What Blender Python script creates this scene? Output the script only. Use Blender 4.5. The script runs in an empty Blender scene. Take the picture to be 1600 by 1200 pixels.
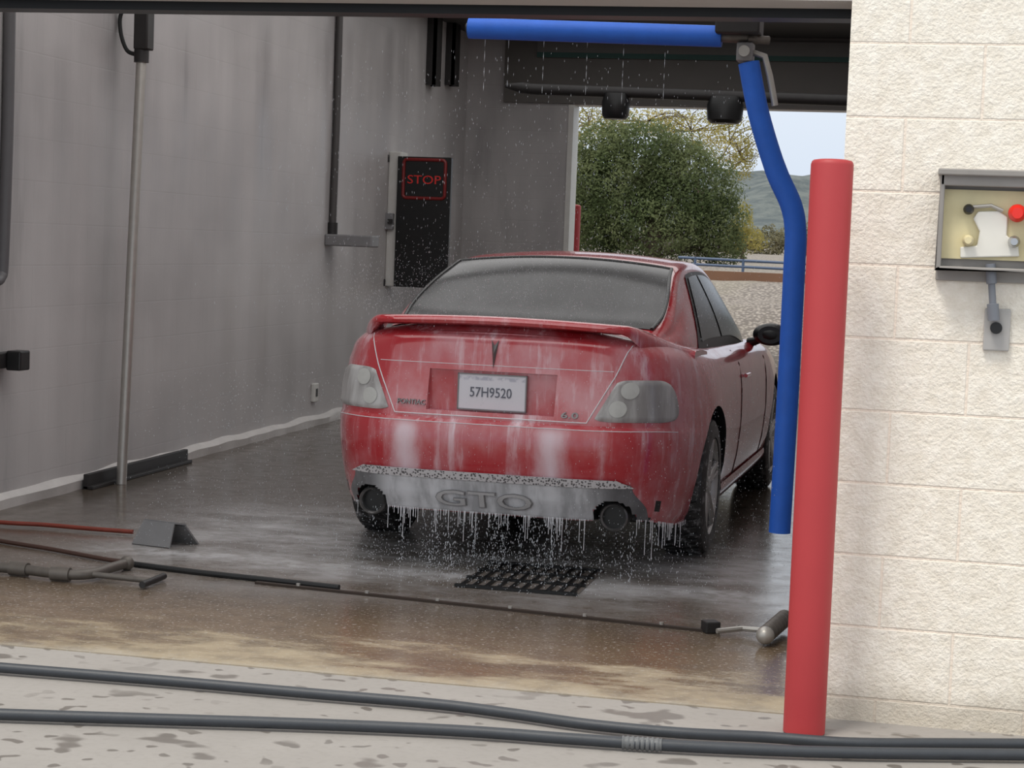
import bpy, bmesh, math, random
from mathutils import Vector, Matrix, noise as mnoise
random.seed(11)
S = bpy.context.scene
C = S.collection
S.view_settings.view_transform = 'Standard'
S.view_settings.exposure = 0.0
V = Vector
PI = math.pi

# ------------------------------------------------------------------ camera
F = 3000.0
CAM = V((0, 0, 1.45))
yaw = math.radians(12.23); pit = math.atan(219 / F); rol = math.radians(2.2)
f0 = V((-math.sin(yaw), math.cos(yaw), 0)); r0 = V((math.cos(yaw), math.sin(yaw), 0)); u0 = V((0, 0, 1))
fw = f0 * math.cos(pit) - u0 * math.sin(pit)
up = u0 * math.cos(pit) + f0 * math.sin(pit)
rt = r0 * math.cos(rol) + up * math.sin(rol)
uc = up * math.cos(rol) - r0 * math.sin(rol)
cd = bpy.data.cameras.new('camera'); cd.sensor_width = 36; cd.lens = 36 * F / 1600
cd.clip_end = 2000
cam = bpy.data.objects.new('camera', cd); C.objects.link(cam)
M3 = Matrix((rt, uc, -fw)).transposed()
cam.matrix_world = Matrix.Translation(CAM) @ M3.to_4x4()
S.camera = cam

def ray(px, py): return rt * (px - 800) - uc * (py - 600) + fw * F
def onz(px, py, z=0.0):
    d = ray(px, py); return CAM + d * ((z - CAM.z) / d.z)
def onx(px, py, X):
    d = ray(px, py); return CAM + d * ((X - CAM.x) / d.x)
def ony(px, py, Y):
    d = ray(px, py); return CAM + d * ((Y - CAM.y) / d.y)

# ------------------------------------------------------------------ materials
def L(r, g, b):
    def c(v):
        v /= 255.0
        return v / 12.92 if v <= .04045 else ((v + .055) / 1.055) ** 2.4
    return (c(r), c(g), c(b), 1)

class M:
    def __init__(s, name):
        s.m = bpy.data.materials.new(name); s.m.use_nodes = True
        s.t = s.m.node_tree; s.b = s.t.nodes['Principled BSDF']
    def n(s, typ, ins=None, **kw):
        nd = s.t.nodes.new(typ)
        for k, v in kw.items(): setattr(nd, k, v)
        for k, v in (ins or {}).items(): s.put(nd.inputs[k], v)
        return nd
    def put(s, sock, v):
        if isinstance(v, bpy.types.NodeSocket): s.t.links.new(v, sock)
        else: sock.default_value = v
    def set(s, **kw):
        names = dict(color='Base Color', rough='Roughness', metal='Metallic', normal='Normal', coat='Coat Weight',
                     spec='Specular IOR Level', emit='Emission Color', estr='Emission Strength', trans='Transmission Weight', alpha='Alpha')
        for k, v in kw.items(): s.put(s.b.inputs[names[k]], v)
    def ob(s): return s.n('ShaderNodeTexCoord').outputs['Object']
    def mp(s, vec, scale=(1, 1, 1), loc=(0, 0, 0)):
        return s.n('ShaderNodeMapping', {'Vector': vec, 'Scale': scale, 'Location': loc}).outputs[0]
    def noise(s, vec, scale, detail=4, rough=.55):
        return s.n('ShaderNodeTexNoise', {'Vector': vec, 'Scale': scale, 'Detail': detail, 'Roughness': rough}).outputs[0]
    def ma(s, op, a, b=0.0, c=False):
        nd = s.n('ShaderNodeMath', operation=op, use_clamp=c); s.put(nd.inputs[0], a); s.put(nd.inputs[1], b); return nd.outputs[0]
    def mr(s, v, a, b, c, d):
        return s.n('ShaderNodeMapRange', {0: v, 1: a, 2: b, 3: c, 4: d}, interpolation_type='SMOOTHSTEP').outputs[0]
    def mix(s, f, a, b):
        nd = s.n('ShaderNodeMix', data_type='RGBA'); s.put(nd.inputs[0], f); s.put(nd.inputs[6], a); s.put(nd.inputs[7], b); return nd.outputs[2]
    def bump(s, h, st=.3, dist=.01):
        return s.n('ShaderNodeBump', {'Height': h, 'Strength': st, 'Distance': dist}).outputs[0]
    def sep(s, vec): return s.n('ShaderNodeSeparateXYZ', {0: vec}).outputs

def simple(name, c, rough=.5, metal=0., var=.12, scale=12, bump=0., coat=0., estr=0.):
    m = M(name); o = m.ob(); nz = m.noise(o, scale)
    a = tuple(x * (1 - var) for x in c[:3]) + (1,); b = tuple(min(1, x * (1 + var)) for x in c[:3]) + (1,)
    col = m.mix(nz, a, b)
    m.set(color=col, rough=rough, metal=metal, coat=coat)
    if bump: m.set(normal=m.bump(m.noise(o, scale * 6), bump, .005))
    if estr: m.set(emit=c, estr=estr)
    return m.m

steel = simple('brushed_steel', L(178, 174, 168), .4, .55, .15, 20)
darksteel = simple('dark_steel', L(52, 50, 50), .5, .4, .25, 15)
blackp = simple('black_plastic', L(20, 20, 21), .4, 0, .2, 20)
panelblack = simple('panel_black', L(10, 9, 9), .35, 0, .2, 20)
rubber = simple('black_rubber', L(30, 30, 31), .6, 0, .25, 25, .1)
hosem = simple('hose_rubber', L(50, 54, 60), .5, 0, .2, 30, .1)
sleevem = simple('ribbed_rubber', L(96, 98, 100), .5, 0, .2, 30, .1)
bluefoam = simple('blue_foam', L(36, 100, 204), .6, 0, .14, 14, .15)
redpost = simple('red_enamel', L(168, 50, 54), .55, 0, .07, 6, .05)
greyp = simple('grey_enamel', L(128, 127, 128), .5, .1, .12, 12)
boxgrey = simple('box_grey', L(142, 138, 134), .6, .05, .18, 9)
whitep = simple('white_enamel', L(205, 203, 198), .45, 0, .08, 10)
creamp = simple('cream_enamel', L(224, 222, 214), .5, 0, .06, 14)
chrome = simple('chrome', L(190, 190, 190), .25, .9, .05, 20)
tipm = simple('tip_steel', L(130, 128, 128), .3, .8, .1, 20)
letterm = simple('letter_grey', L(132, 130, 131), .4, 0, .15, 30)
letterf = simple('letter_face', L(178, 176, 177), .4, 0, .15, 24)
brass = simple('brass_panel', L(218, 206, 164), .5, .05, .2, 10)
redhose = simple('red_hose', L(128, 54, 40), .5, 0, .2, 20)
brownhose = simple('brown_hose', L(74, 50, 42), .5, 0, .2, 20)
rustm = simple('rusty_strip', L(58, 46, 38), .6, .2, .3, 20)
grimem = simple('grimy_pipe', L(104, 98, 92), .5, .4, .35, 22)
foamm = simple('white_foam', L(226, 226, 230), .5, 0, .04, 30)
dropm = simple('water_drop', L(215, 220, 226), .15, 0, .03, 5)
ceilm = simple('ceiling_paint', L(60, 58, 57), .7, 0, .2, 2)
redknob = simple('red_knob', L(225, 44, 32), .35, 0, .05, 20)
stopred = simple('lit_red', L(176, 34, 30), .4, 0, .02, 5, estr=.14)
frame_red = simple('dim_red_frame', L(112, 22, 22), .4, 0, .1, 5, estr=.04)
plateink = simple('plate_ink', L(100, 102, 114), .5, 0, .05, 10)
bluerail = simple('blue_rail', L(70, 86, 112), .5, 0, .1, 10)
banner_m = simple('grey_banner', L(100, 98, 95), .6, 0, .15, 3)
teal_m = simple('teal_strip', L(40, 76, 71), .6, 0, .15, 3)
darkpanel = simple('dark_panel', L(92, 88, 84), .55, 0, .15, 4)
bark = simple('bark', L(84, 72, 62), .9, 0, .3, 12, .4)

def tyre_mat():
    m = M('wet_tyre'); o = m.ob()
    f = m.mr(m.noise(o, 26, 5, .7), .5, .7, 0, .55)
    m.set(color=m.mix(f, L(38, 37, 37), L(168, 166, 168)), rough=.45)
    return m.m
tyrem = tyre_mat()
def leafmat(name, c1, c2):
    m = M(name); o = m.ob(); nz = m.noise(o, 1.4, 6)
    col = m.mix(m.mr(nz, .35, .65, 0, 1), c1, c2)
    d = m.n('ShaderNodeBsdfDiffuse', {'Color': col}); t = m.n('ShaderNodeBsdfTranslucent', {'Color': col})
    mx = m.n('ShaderNodeMixShader', {0: .5, 1: d.outputs[0], 2: t.outputs[0]})
    m.t.links.new(mx.outputs[0], m.t.nodes['Material Output'].inputs['Surface'])
    return m.m
leaf_green = leafmat('olive_foliage', L(86, 98, 66), L(118, 126, 90))
leaf_yellow = leafmat('yellow_foliage', L(138, 132, 74), L(176, 164, 104))
leaf_brown = leafmat('brown_foliage', L(108, 106, 88), L(146, 140, 112))

def paint():
    m = M('wet_red_paint'); o = m.ob(); x, y, z = m.sep(o)
    st = m.noise(m.mp(o, (17, 11, 1.2)), 1.0, 6, .62)
    st2 = m.noise(m.mp(o, (48, 36, 4)), 1.0, 4, .6)
    film = m.noise(m.mp(o, (1, 1, .7)), 4.5, 5)
    rear = m.mr(y, .25, 1.4, 1, .5)
    s1 = m.mr(st, .43, .70, 0, .85)
    s2 = m.mr(st2, .48, .75, 0, .34)
    fl = m.mr(film, .36, .68, .06, .40)
    lidz = m.mr(z, 1.03, 1.09, 1, .4)
    lowz = m.mr(z, .45, .68, .7, 1)
    g = m.ma('MULTIPLY', m.ma('MULTIPLY', m.ma('MAXIMUM', m.ma('MULTIPLY', m.ma('ADD', s1, s2), m.mr(film, .38, .6, .25, 1)), fl), rear), m.ma('MULTIPLY', lidz, lowz))
    wob = m.ma('MULTIPLY', m.ma('SUBTRACT', m.noise(m.mp(o, (1, 1, .5)), 14, 4), .5), .10)
    low = m.mr(z, .62, .69, 1, 0)
    rr = m.mr(y, .2, .5, 1, 0)
    def stream(x0):
        d = m.ma('ADD', m.ma('ABSOLUTE', m.ma('SUBTRACT', x, x0)), wob)
        return m.ma('MULTIPLY', m.ma('MULTIPLY', m.mr(d, -.01, .12, .95, 0), low), rr)
    v = m.n('ShaderNodeTexVoronoi', {'Vector': m.mp(o, (1, 1, .7)), 'Scale': 70.0}).outputs['Distance']
    drops = m.ma('MULTIPLY', m.mr(v, .08, .2, .5, 0), m.mr(m.noise(o, 12, 2), .4, .62, 0, 1))
    foam = m.ma('MINIMUM', m.ma('MAXIMUM', m.ma('MAXIMUM', g, drops), m.ma('MAXIMUM', stream(-.37), stream(.29))), .95)
    m.set(color=m.mix(foam, L(182, 8, 26), L(232, 208, 216)), rough=m.mr(foam, 0, 1, .18, .6), coat=.6)
    return m.m
paintm = paint()

def valance_mat():
    m = M('grey_valance'); o = m.ob(); x, y, z = m.sep(o)
    st = m.noise(m.mp(o, (16, 8, 3)), 1.0, 5, .6)
    wob = m.ma('MULTIPLY', m.ma('SUBTRACT', m.noise(o, 12, 3), .5), .1)
    def stream(x0):
        d = m.ma('ADD', m.ma('ABSOLUTE', m.ma('SUBTRACT', x, x0)), wob); return m.mr(d, .0, .13, .92, 0)
    mid = m.mr(m.ma('ABSOLUTE', x), .42, .56, 1, .25)
    foam = m.ma('MAXIMUM', m.ma('MULTIPLY', m.mr(st, .36, .66, .52, .9), mid), m.ma('MAXIMUM', stream(-.37), stream(.29)))
    m.set(color=m.mix(foam, L(54, 53, 55), L(220, 220, 224)), rough=.4)
    return m.m
valm = valance_mat()

def mesh_strip():
    m = M('honeycomb_strip'); o = m.ob()
    v = m.n('ShaderNodeTexVoronoi', {'Vector': o, 'Scale': 90.0}, ).outputs['Distance']
    m.set(color=m.mix(m.mr(v, .3, .5, 0, 1), L(92, 88, 90), L(206, 202, 204)), rough=.4)
    return m.m
stripm = mesh_strip()

def glassm(name, film_lo, film_hi, sp_lo, sp_hi):
    m = M(name); o = m.ob()
    v = m.n('ShaderNodeTexVoronoi', {'Vector': m.mp(o, (1, 1, .5)), 'Scale': 60.0}).outputs['Distance']
    sp = m.ma('MULTIPLY', m.mr(v, .07, .15, 1, 0), m.mr(m.noise(o, 10, 2), .45, .62, sp_lo, sp_hi))
    film = m.mr(m.noise(m.mp(o, (7, 3, 2)), 1, 5), .35, .75, film_lo, film_hi)
    m.set(color=m.mix(m.ma('MAXIMUM', sp, film), L(24, 22, 23), L(205, 205, 208)), rough=.18, spec=.18)
    return m.m
glass = glassm('wet_dark_glass', .0, .05, .0, .4)
rglass = glassm('wet_beaded_glass', .0, .04, .05, .65)

def lensm():
    m = M('smoky_lens'); o = m.ob()
    st = m.noise(m.mp(o, (14, 8, 2)), 1, 4)
    m.set(color=m.mix(m.mr(st, .35, .7, .2, .9), L(124, 119, 117), L(200, 199, 198)), rough=.28, coat=.3)
    return m.m
lens = lensm()
lamp_m = simple('pale_lamp', L(192, 192, 188), .3, 0, .12, 30)

def wall_left_mat():
    m = M('painted_block'); o = m.ob(); x, y, z = m.sep(o)
    cv = m.n('ShaderNodeCombineXYZ', {0: m.ma('ADD', y, 40.), 1: m.ma('ADD', z, 8.), 2: 0.}).outputs[0]
    br = m.n('ShaderNodeTexBrick', {'Vector': cv, 'Scale': 1.0, 'Mortar Size': .006, 'Mortar Smooth': .8, 'Brick Width': .44, 'Row Height': .22}).outputs['Fac']
    st = m.noise(m.mp(o, (1, 1.5, .2)), 1.4, 6, .6)
    big = m.noise(m.mp(o, (1, .4, .6)), 1.0, 4)
    fac = m.ma('ADD', m.ma('MULTIPLY', m.mr(st, .3, .72, 0, 1), .4), m.ma('MULTIPLY', m.mr(big, .3, .7, 0, 1), .6))
    col = m.mix(fac, L(152, 148, 148), L(198, 194, 193))
    col = m.mix(m.ma('MULTIPLY', m.mr(st, .38, .29, 0, 1), .3), col, L(114, 111, 112))
    h = m.ma('SUBTRACT', m.ma('MULTIPLY', m.noise(o, 30, 4), .6), m.ma('MULTIPLY', br, .6))
    col = m.mix(m.ma('MULTIPLY', br, .04), col, L(90, 88, 88))
    m.set(color=col, rough=m.mr(st, .3, .7, .3, .55), normal=m.bump(h, .11, .006))
    return m.m
wleft = wall_left_mat()

YW = 6.05
X0 = ony(1400, 472, YW).x; Z0 = ony(1400, 530, YW).z
RH = (ony(1440, 70, YW).z - ony(1440, 988, YW).z) / 8.0
def block_mat():
    m = M('split_face_block'); o = m.ob(); x, y, z = m.sep(o)
    w = RH * 2
    cv = m.n('ShaderNodeCombineXYZ', {0: m.ma('ADD', x, -X0 + .5 * w + 20 * w), 1: m.ma('ADD', z, -Z0 + 20 * RH), 2: 0.}).outputs[0]
    br = m.n('ShaderNodeTexBrick', {'Vector': cv, 'Scale': 1.0, 'Mortar Size': .006, 'Mortar Smooth': .6, 'Brick Width': w, 'Row Height': RH,
             'Color1': (.35, .35, .35, 1), 'Color2': (.65, .65, .65, 1)})
    n1 = m.noise(o, 20, 6, .65); n2 = m.noise(o, 85, 4, .6)
    col = m.mix(m.mr(n1, .3, .7, 0, 1), L(230, 222, 208), L(244, 238, 227))
    dirt = m.mr(m.ma('ADD', z, m.ma('MULTIPLY', m.noise(m.mp(o, (1, 1, .6)), 4, 5), .22)), .16, .27, .6, 0)
    col = m.mix(br.outputs['Fac'], col, L(238, 225, 210))
    col = m.mix(dirt, col, L(172, 162, 146))
    h = m.ma('SUBTRACT', m.ma('ADD', m.ma('MULTIPLY', n1, .9), m.ma('MULTIPLY', n2, .8)), m.ma('MULTIPLY', br.outputs['Fac'], .4))
    m.set(color=col, rough=.9, normal=m.bump(h, .45, .02))
    return m.m
blockm = block_mat()

def floor_mat():
    m = M('wet_concrete'); o = m.ob(); x, y, z = m.sep(o)
    n1 = m.noise(o, 1.3, 5, .6); n2 = m.noise(o, 9, 5, .6)
    n3 = m.noise(m.mp(o, (1.0, 2.6, 1)), 1.5, 7, .68)
    yy = m.ma('ADD', y, m.ma('MULTIPLY', m.ma('SUBTRACT', n3, .5), 2.4))
    dry = m.mr(yy, 6.0, 6.65, .85, 0)
    mid = m.mr(yy, 6.6, 9.4, 1, 0)
    col = m.mix(mid, L(84, 75, 66), L(106, 89, 71))
    col = m.mix(dry, col, L(158, 145, 122))
    col = m.mix(m.mr(n2, .4, .7, 0, .4), col, L(64, 54, 45))
    edge = m.mr(m.ma('ADD', y, m.ma('MULTIPLY', m.ma('SUBTRACT', m.noise(o, 7, 6, .7), .5), .35)), 6.0, 6.16, .6, 0)
    col = m.mix(edge, col, L(160, 154, 144))
    dx = m.ma('ABSOLUTE', m.ma('ADD', x, 2.05)); dy = m.ma('ABSOLUTE', m.ma('ADD', y, -8.6))
    near = m.ma('MULTIPLY', m.mr(dx, 1.0, 2.1, 1, 0), m.mr(dy, .35, 1.7, 1, 0))
    fo = m.ma('MULTIPLY', m.mr(m.noise(m.mp(o, (.55, .9, 1)), 3.4, 8, .74), .36, .70, .16, .9), near)
    wl_ = m.ma('ADD', y, m.ma('MULTIPLY', m.ma('SUBTRACT', m.noise(m.mp(o, (1.2, 0, 0)), 1.5, 5), .5), .5))
    line = m.ma('MULTIPLY', m.mr(m.ma('ABSOLUTE', m.ma('SUBTRACT', wl_, 8.05)), .02, .22, .8, 0), m.ma('MULTIPLY', m.mr(dx, 1.2, 2.0, 1, 0), m.mr(n2, .3, .6, .3, 1)))
    fine = m.ma('MULTIPLY', m.mr(m.noise(o, 60, 3, .7), .56, .68, 0, .55), m.ma('MULTIPLY', m.mr(dx, 1.6, 2.6, 1, 0), m.mr(dy, .8, 3.5, 1, 0)))
    col = m.mix(m.ma('MAXIMUM', line, m.ma('MAXIMUM', fo, fine)), col, L(212, 211, 212))  # white foam, with pale mist reflection and wet sheen mixed into the colour
    rough = m.ma('MAXIMUM', m.mr(dry, 0, .8, .13, .5), m.ma('MULTIPLY', n2, .38))
    m.set(color=col, rough=rough, normal=m.bump(m.noise(o, 35, 5), .13, .004))
    return m.m
floorm = floor_mat()

def apron_mat():
    m = M('pale_concrete'); o = m.ob()
    n1 = m.noise(o, 3, 5); n2 = m.noise(o, 40, 4)
    col = m.mix(n1, L(136, 132, 128), L(154, 150, 146))
    col = m.mix(m.mr(n2, .45, .75, 0, .2), col, L(120, 115, 110))
    sp = m.mr(m.noise(m.mp(o, (1, 1.1, 1)), 13.0, 1, .4), .635, .675, 0, .6)
    sp2 = m.mr(m.noise(m.mp(o, (1, 1.3, 1)), 4.5, 2, .45), .61, .66, 0, .6)
    big = m.mr(m.noise(o, 1.7, 2), .38, .50, .3, 1)
    spl = m.ma('MAXIMUM', m.ma('MULTIPLY', sp, big), m.ma('MULTIPLY', sp2, big))
    col = m.mix(spl, col, L(72, 64, 57))
    m.set(color=col, rough=m.mr(spl, 0, .6, .75, .4), normal=m.bump(n2, .12, .004))
    return m.m
apronm = apron_mat()

def gravel_mat():
    m = M('gravel'); o = m.ob()
    v = m.n('ShaderNodeTexVoronoi', {'Vector': o, 'Scale': 24.0}).outputs
    col = m.mix(m.mr(v['Distance'], .1, .7, 0, 1), L(156, 148, 140), L(104, 97, 92))
    col = m.mix(m.mr(m.noise(o, .8, 4), .4, .65, 0, .5), col, L(128, 122, 108))
    m.set(color=col, rough=.9, normal=m.bump(v['Distance'], .4, .03))
    return m.m
gravelm = gravel_mat()
def hill_mat():
    m = M('scrub_hill'); o = m.ob()
    n = m.noise(o, .25, 8, .75)
    m.set(color=m.mix(m.mr(n, .40, .60, 0, 1), L(66, 75, 78), L(94, 100, 98)), rough=1.)
    return m.m
hillm = hill_mat()
def plate_mat():
    m = M('plate_white'); o = m.ob(); x, y, z = m.sep(o)
    band = m.mr(m.ma('ABSOLUTE', m.ma('ADD', z, -.852)), .004, .012, .5, 0)
    n = m.mr(m.noise(o, 40, 3), .4, .6, 0, 1)
    m.set(color=m.mix(m.ma('MULTIPLY', band, n), L(222, 220, 227), L(130, 130, 156)), rough=.35)
    return m.m
platem = plate_mat()

# ------------------------------------------------------------------ mesh builder
class MB:
    def __init__(s): s.v = []; s.f = []; s.m = []
    def add(s, vs, fs, mi=0):
        o = len(s.v); s.v += [V(v) for v in vs]; s.f += [[i + o for i in f] for f in fs]; s.m += [mi] * len(fs); return s
    def box(s, a, b, rot=None, piv=None):
        x0, y0, z0 = a; x1, y1, z1 = b
        vs = [V(p) for p in ((x0, y0, z0), (x1, y0, z0), (x1, y1, z0), (x0, y1, z0), (x0, y0, z1), (x1, y0, z1), (x1, y1, z1), (x0, y1, z1))]
        if rot is not None:
            p = V(piv) if piv is not None else sum(vs, V()) / 8
            vs = [p + rot @ (v - p) for v in vs]
        return s.add(vs, [(0, 3, 2, 1), (4, 5, 6, 7), (0, 1, 5, 4), (1, 2, 6, 5), (2, 3, 7, 6), (3, 0, 4, 7)])
    def tube(s, pts, r, seg=14, cap=True):
        pts = [V(p) for p in pts]; n = len(pts)
        rr = r if isinstance(r, (list, tuple)) else [r] * n
        t0 = (pts[1] - pts[0]).normalized()
        a = t0.orthogonal().normalized(); vs = []; fs = []
        pt = t0
        for i, p in enumerate(pts):
            t = (pts[min(i + 1, n - 1)] - pts[max(i - 1, 0)]).normalized()
            a = pt.rotation_difference(t) @ a; a = (a - t * a.dot(t)).normalized(); b = t.cross(a); pt = t
            for k in range(seg):
                q = 2 * PI * k / seg; vs.append(p + (a * math.cos(q) + b * math.sin(q)) * rr[i])
        for i in range(n - 1):
            for k in range(seg):
                k2 = (k + 1) % seg; fs.append((i * seg + k, i * seg + k2, (i + 1) * seg + k2, (i + 1) * seg + k))
        if cap: fs.append(tuple(range(seg))[::-1]); fs.append(tuple((n - 1) * seg + k for k in range(seg)))
        return s.add(vs, fs)
    def cyl(s, a, b, r, seg=20): return s.tube([a, b], r, seg)
    def grid(s, fn, nu, nv):
        vs = [fn(i / nu, j / nv) for i in range(nu + 1) for j in range(nv + 1)]
        fs = [(i * (nv + 1) + j, (i + 1) * (nv + 1) + j, (i + 1) * (nv + 1) + j + 1, i * (nv + 1) + j + 1) for i in range(nu) for j in range(nv)]
        return s.add(vs, fs)
    def lathe(s, prof, axis, org, seg=32):
        ax = V(axis).normalized(); e1 = ax.orthogonal().normalized(); e2 = ax.cross(e1); o = V(org)
        n = len(prof); vs = []; fs = []
        for k in range(seg):
            q = 2 * PI * k / seg; d = e1 * math.cos(q) + e2 * math.sin(q)
            vs += [o + ax * h + d * r for r, h in prof]
        for k in range(seg):
            k2 = (k + 1) % seg
            for i in range(n - 1): fs.append((k * n + i, k2 * n + i, k2 * n + i + 1, k * n + i + 1))
        return s.add(vs, fs)
    def ball(s, c, r, nu=16, nv=10):
        rx, ry, rz = r if isinstance(r, (tuple, list)) else (r, r, r); c = V(c)
        return s.grid(lambda u, v: c + V((rx * math.sin(PI * v) * math.cos(2 * PI * u), ry * math.sin(PI * v) * math.sin(2 * PI * u), rz * math.cos(PI * v))), nu, nv)
ORG = {}
def build(mb, name, mats, parent=None, smooth=True, bevel=0, zero=False, label=None, ang=38, merge=True):
    if parent is not None: off = ORG[parent.name]
    elif zero or not mb.v: off = V()
    else:
        xs = [v.x for v in mb.v]; ys = [v.y for v in mb.v]; zs = [v.z for v in mb.v]
        off = V(((min(xs) + max(xs)) / 2, (min(ys) + max(ys)) / 2, min(zs)))
    me = bpy.data.meshes.new(name); me.from_pydata([v - off for v in mb.v], [], mb.f)
    for m in (mats if isinstance(mats, list) else [mats]): me.materials.append(m)
    me.polygons.foreach_set('material_index', mb.m)
    bm = bmesh.new(); bm.from_mesh(me)
    if merge: bmesh.ops.remove_doubles(bm, verts=bm.verts, dist=1e-5)
    bmesh.ops.recalc_face_normals(bm, faces=bm.faces)
    bm.to_mesh(me); bm.free()
    if smooth:
        me.polygons.foreach_set('use_smooth', [True] * len(me.polygons))
        try: me.set_sharp_from_angle(angle=math.radians(ang))
        except Exception: pass
    o = bpy.data.objects.new(name, me); C.objects.link(o)
    if parent is not None: o.parent = parent
    else: o.location = off
    ORG[o.name] = off
    if bevel:
        b = o.modifiers.new('bevel', 'BEVEL'); b.width = bevel; b.segments = 2; b.limit_method = 'ANGLE'; b.angle_limit = math.radians(40)
    if label: o['label'] = label
    return o
def tag(o, label, cat, group=None, kind=None):
    o['label'] = label; o['category'] = cat
    if group: o['group'] = group
    if kind: o['kind'] = kind
    return o
def thing(name, label, cat, loc=(0, 0, 0), group=None, local=False):
    o = bpy.data.objects.new(name, None); C.objects.link(o); o.location = loc; o.empty_display_size = .1
    ORG[o.name] = V() if local else V(loc)
    return tag(o, label, cat, group)
def struct(mb, name, m, smooth=False, bevel=0):
    o = build(mb, name, m, None, smooth, bevel, True); o['kind'] = 'structure'; return o
def curve(pts, n=8):
    pts = [V(p) for p in pts]; out = []
    for i in range(len(pts) - 1):
        p0 = pts[max(i - 1, 0)]; p1 = pts[i]; p2 = pts[i + 1]; p3 = pts[min(i + 2, len(pts) - 1)]
        for k in range(n):
            t = k / n
            out.append(.5 * ((2 * p1) + (p2 - p0) * t + (2 * p0 - 5 * p1 + 4 * p2 - p3) * t * t + (3 * p1 - p0 - 3 * p2 + p3) * t ** 3))
    return out + [pts[-1]]
def text(name, body, w, h, m, parent, fn, extr=.002, weight=0.0):
    cu = bpy.data.curves.new('t', 'FONT'); cu.body = body; cu.extrude = .02; cu.resolution_u = 3; cu.offset = weight
    ob = bpy.data.objects.new('t', cu); C.objects.link(ob)
    bpy.context.view_layer.update()
    dg = bpy.context.evaluated_depsgraph_get()
    me = bpy.data.meshes.new_from_object(ob.evaluated_get(dg))
    bpy.data.objects.remove(ob)
    xs = [v.co.x for v in me.vertices]; ys = [v.co.y for v in me.vertices]
    xc = (min(xs) + max(xs)) / 2; yc_ = (min(ys) + max(ys)) / 2; sx = w / (max(xs) - min(xs)); sy = h / (max(ys) - min(ys))
    mb = MB()
    mb.add([fn((v.co.x - xc) * sx, (v.co.y - yc_) * sy, v.co.z / .02 * extr) for v in me.vertices], [list(p.vertices) for p in me.polygons])
    bpy.data.meshes.remove(me)
    return build(mb, name, m, parent, False)
def lerp_t(tab, x):
    if x <= tab[0][0]: return tab[0][1]
    for (a, va), (b, vb) in zip(tab, tab[1:]):
        if x <= b:
            t = (x - a) / (b - a); t = t * t * (3 - 2 * t) * .35 + t * .65
            return va + (vb - va) * t
    return tab[-1][1]
def sst(a, b, x):
    t = max(0, min(1, (x - a) / (b - a))); return t * t * (3 - 2 * t)

# ------------------------------------------------------------------ setting
XL, XR, YF, YB, ZC = -4.6, ony(1322, 190, YW).x, 6.05, 18.6, 3.5
b = MB(); b.box((XL, YF, -.1), (XR, YB + .25, 0)); struct(b, 'floor', floorm)
b = MB(); b.box((-9, -6, -.1), (6, YF, -.004)); struct(b, 'apron_floor', apronm)
b = MB(); b.box((XL - .25, YF, -.1), (XL, YB + .25, ZC)); struct(b, 'wall_left', wleft)
b = MB()
b.grid(lambda u, v: V((XL + [0, .04, .045, .028, 0][int(round(v * 4))] * (1 + .5 * mnoise.noise(V((u * 40, v, 0)))), YF + u * (YB - YF), [0.0, 0.0, .05, .066, .078][int(round(v * 4))] * (1 + .3 * mnoise.noise(V((u * 30, 3, 1)))))), 120, 4)
struct(b, 'baseboard_left', simple('foamy_curb', L(196, 192, 189), .6, 0, .2, 6, .3), True)
XO = ony(885, 280, YB).x; ZO = ony(1000, 166, YB).z
b = MB(); b.box((XL, YB, 0), (XO, YB + .25, ZC)); b.box((XO, YB, ZO), (XR, YB + .25, ZC)); struct(b, 'wall_back', wleft)
b = MB(); b.box((XO - .0, YB - .02, 0), (XO + .05, YB + .27, ZO)); struct(b, 'trim_1', whitep)
b = MB(); b.box((ony(790, 110, YB).x, YB - .05, ZO + .01), (XR, YB - .005, ZC)); struct(b, 'darkening_panel', darkpanel)  # panel added over the upper back wall to make it darker
b = MB(); b.box((XL - .25, YF, ZC), (XR + .3, YB + .25, ZC + .2)); struct(b, 'ceiling', ceilm)
b = MB(); b.box((XR, YW + .25, 0), (XR + .2, YB + .25, ZC)); struct(b, 'wall_right', wleft)
b = MB(); b.box((XR, YW, -.1), (4.5, YW + .25, 4.2)); struct(b, 'wall_front', blockm)
ZF = ony(1200, 6, YW).z + .012
b = MB(); b.box((XL - .3, YW, ZF), (XR, YW + .2, 4.2)); struct(b, 'wall_header', simple('header_white', L(170, 166, 162), .6, 0, .06, 5))
dr = MB(); dr.box((XL, YW + .3, ZF + .01), (XR, YW + .36, ZF + .9)); d1 = struct(dr, 'door_1', darksteel)
b = MB(); b.box((XL, YW + .27, ZF - .022), (XR, YW + .39, ZF + .02)); build(b, 'bottom_rail', blackp, d1, False)

# outside behind the bay
prof = [(YB + .25, -.01), (19.6, .0), (20.3, .45), (21.5, .85), (23, 1.06), (26, 1.16), (40, 1.3), (90, 1.6), (160, 2.0)]
b = MB(); ny = 60
def gpt(u, v):
    Y = YB + .25 + (160 - YB - .25) * v ** 2.2
    X = -70 + 90 * u
    z = lerp_t(prof, Y)
    if Y > 19.8: z += .09 * mnoise.noise(V((X * .8, Y * .8, 0))) + .03 * mnoise.noise(V((X * 3, Y * 3, 1)))
    return V((X, Y, z))
b.grid(gpt, 180, ny); struct(b, 'ground_back', gravelm, True)
b = MB()
b.grid(lambda u, v: V((-260 + 360 * u, 160 + 130 * v, 1.5 + (9.4 + 2.6 * mnoise.noise(V((u * 6, 2, 0))) + 1.6 * mnoise.noise(V((u * 60, v * 12, 3)))) * sst(0, .6, v))), 240, 24)
struct(b, 'hills', hillm, True)

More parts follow.
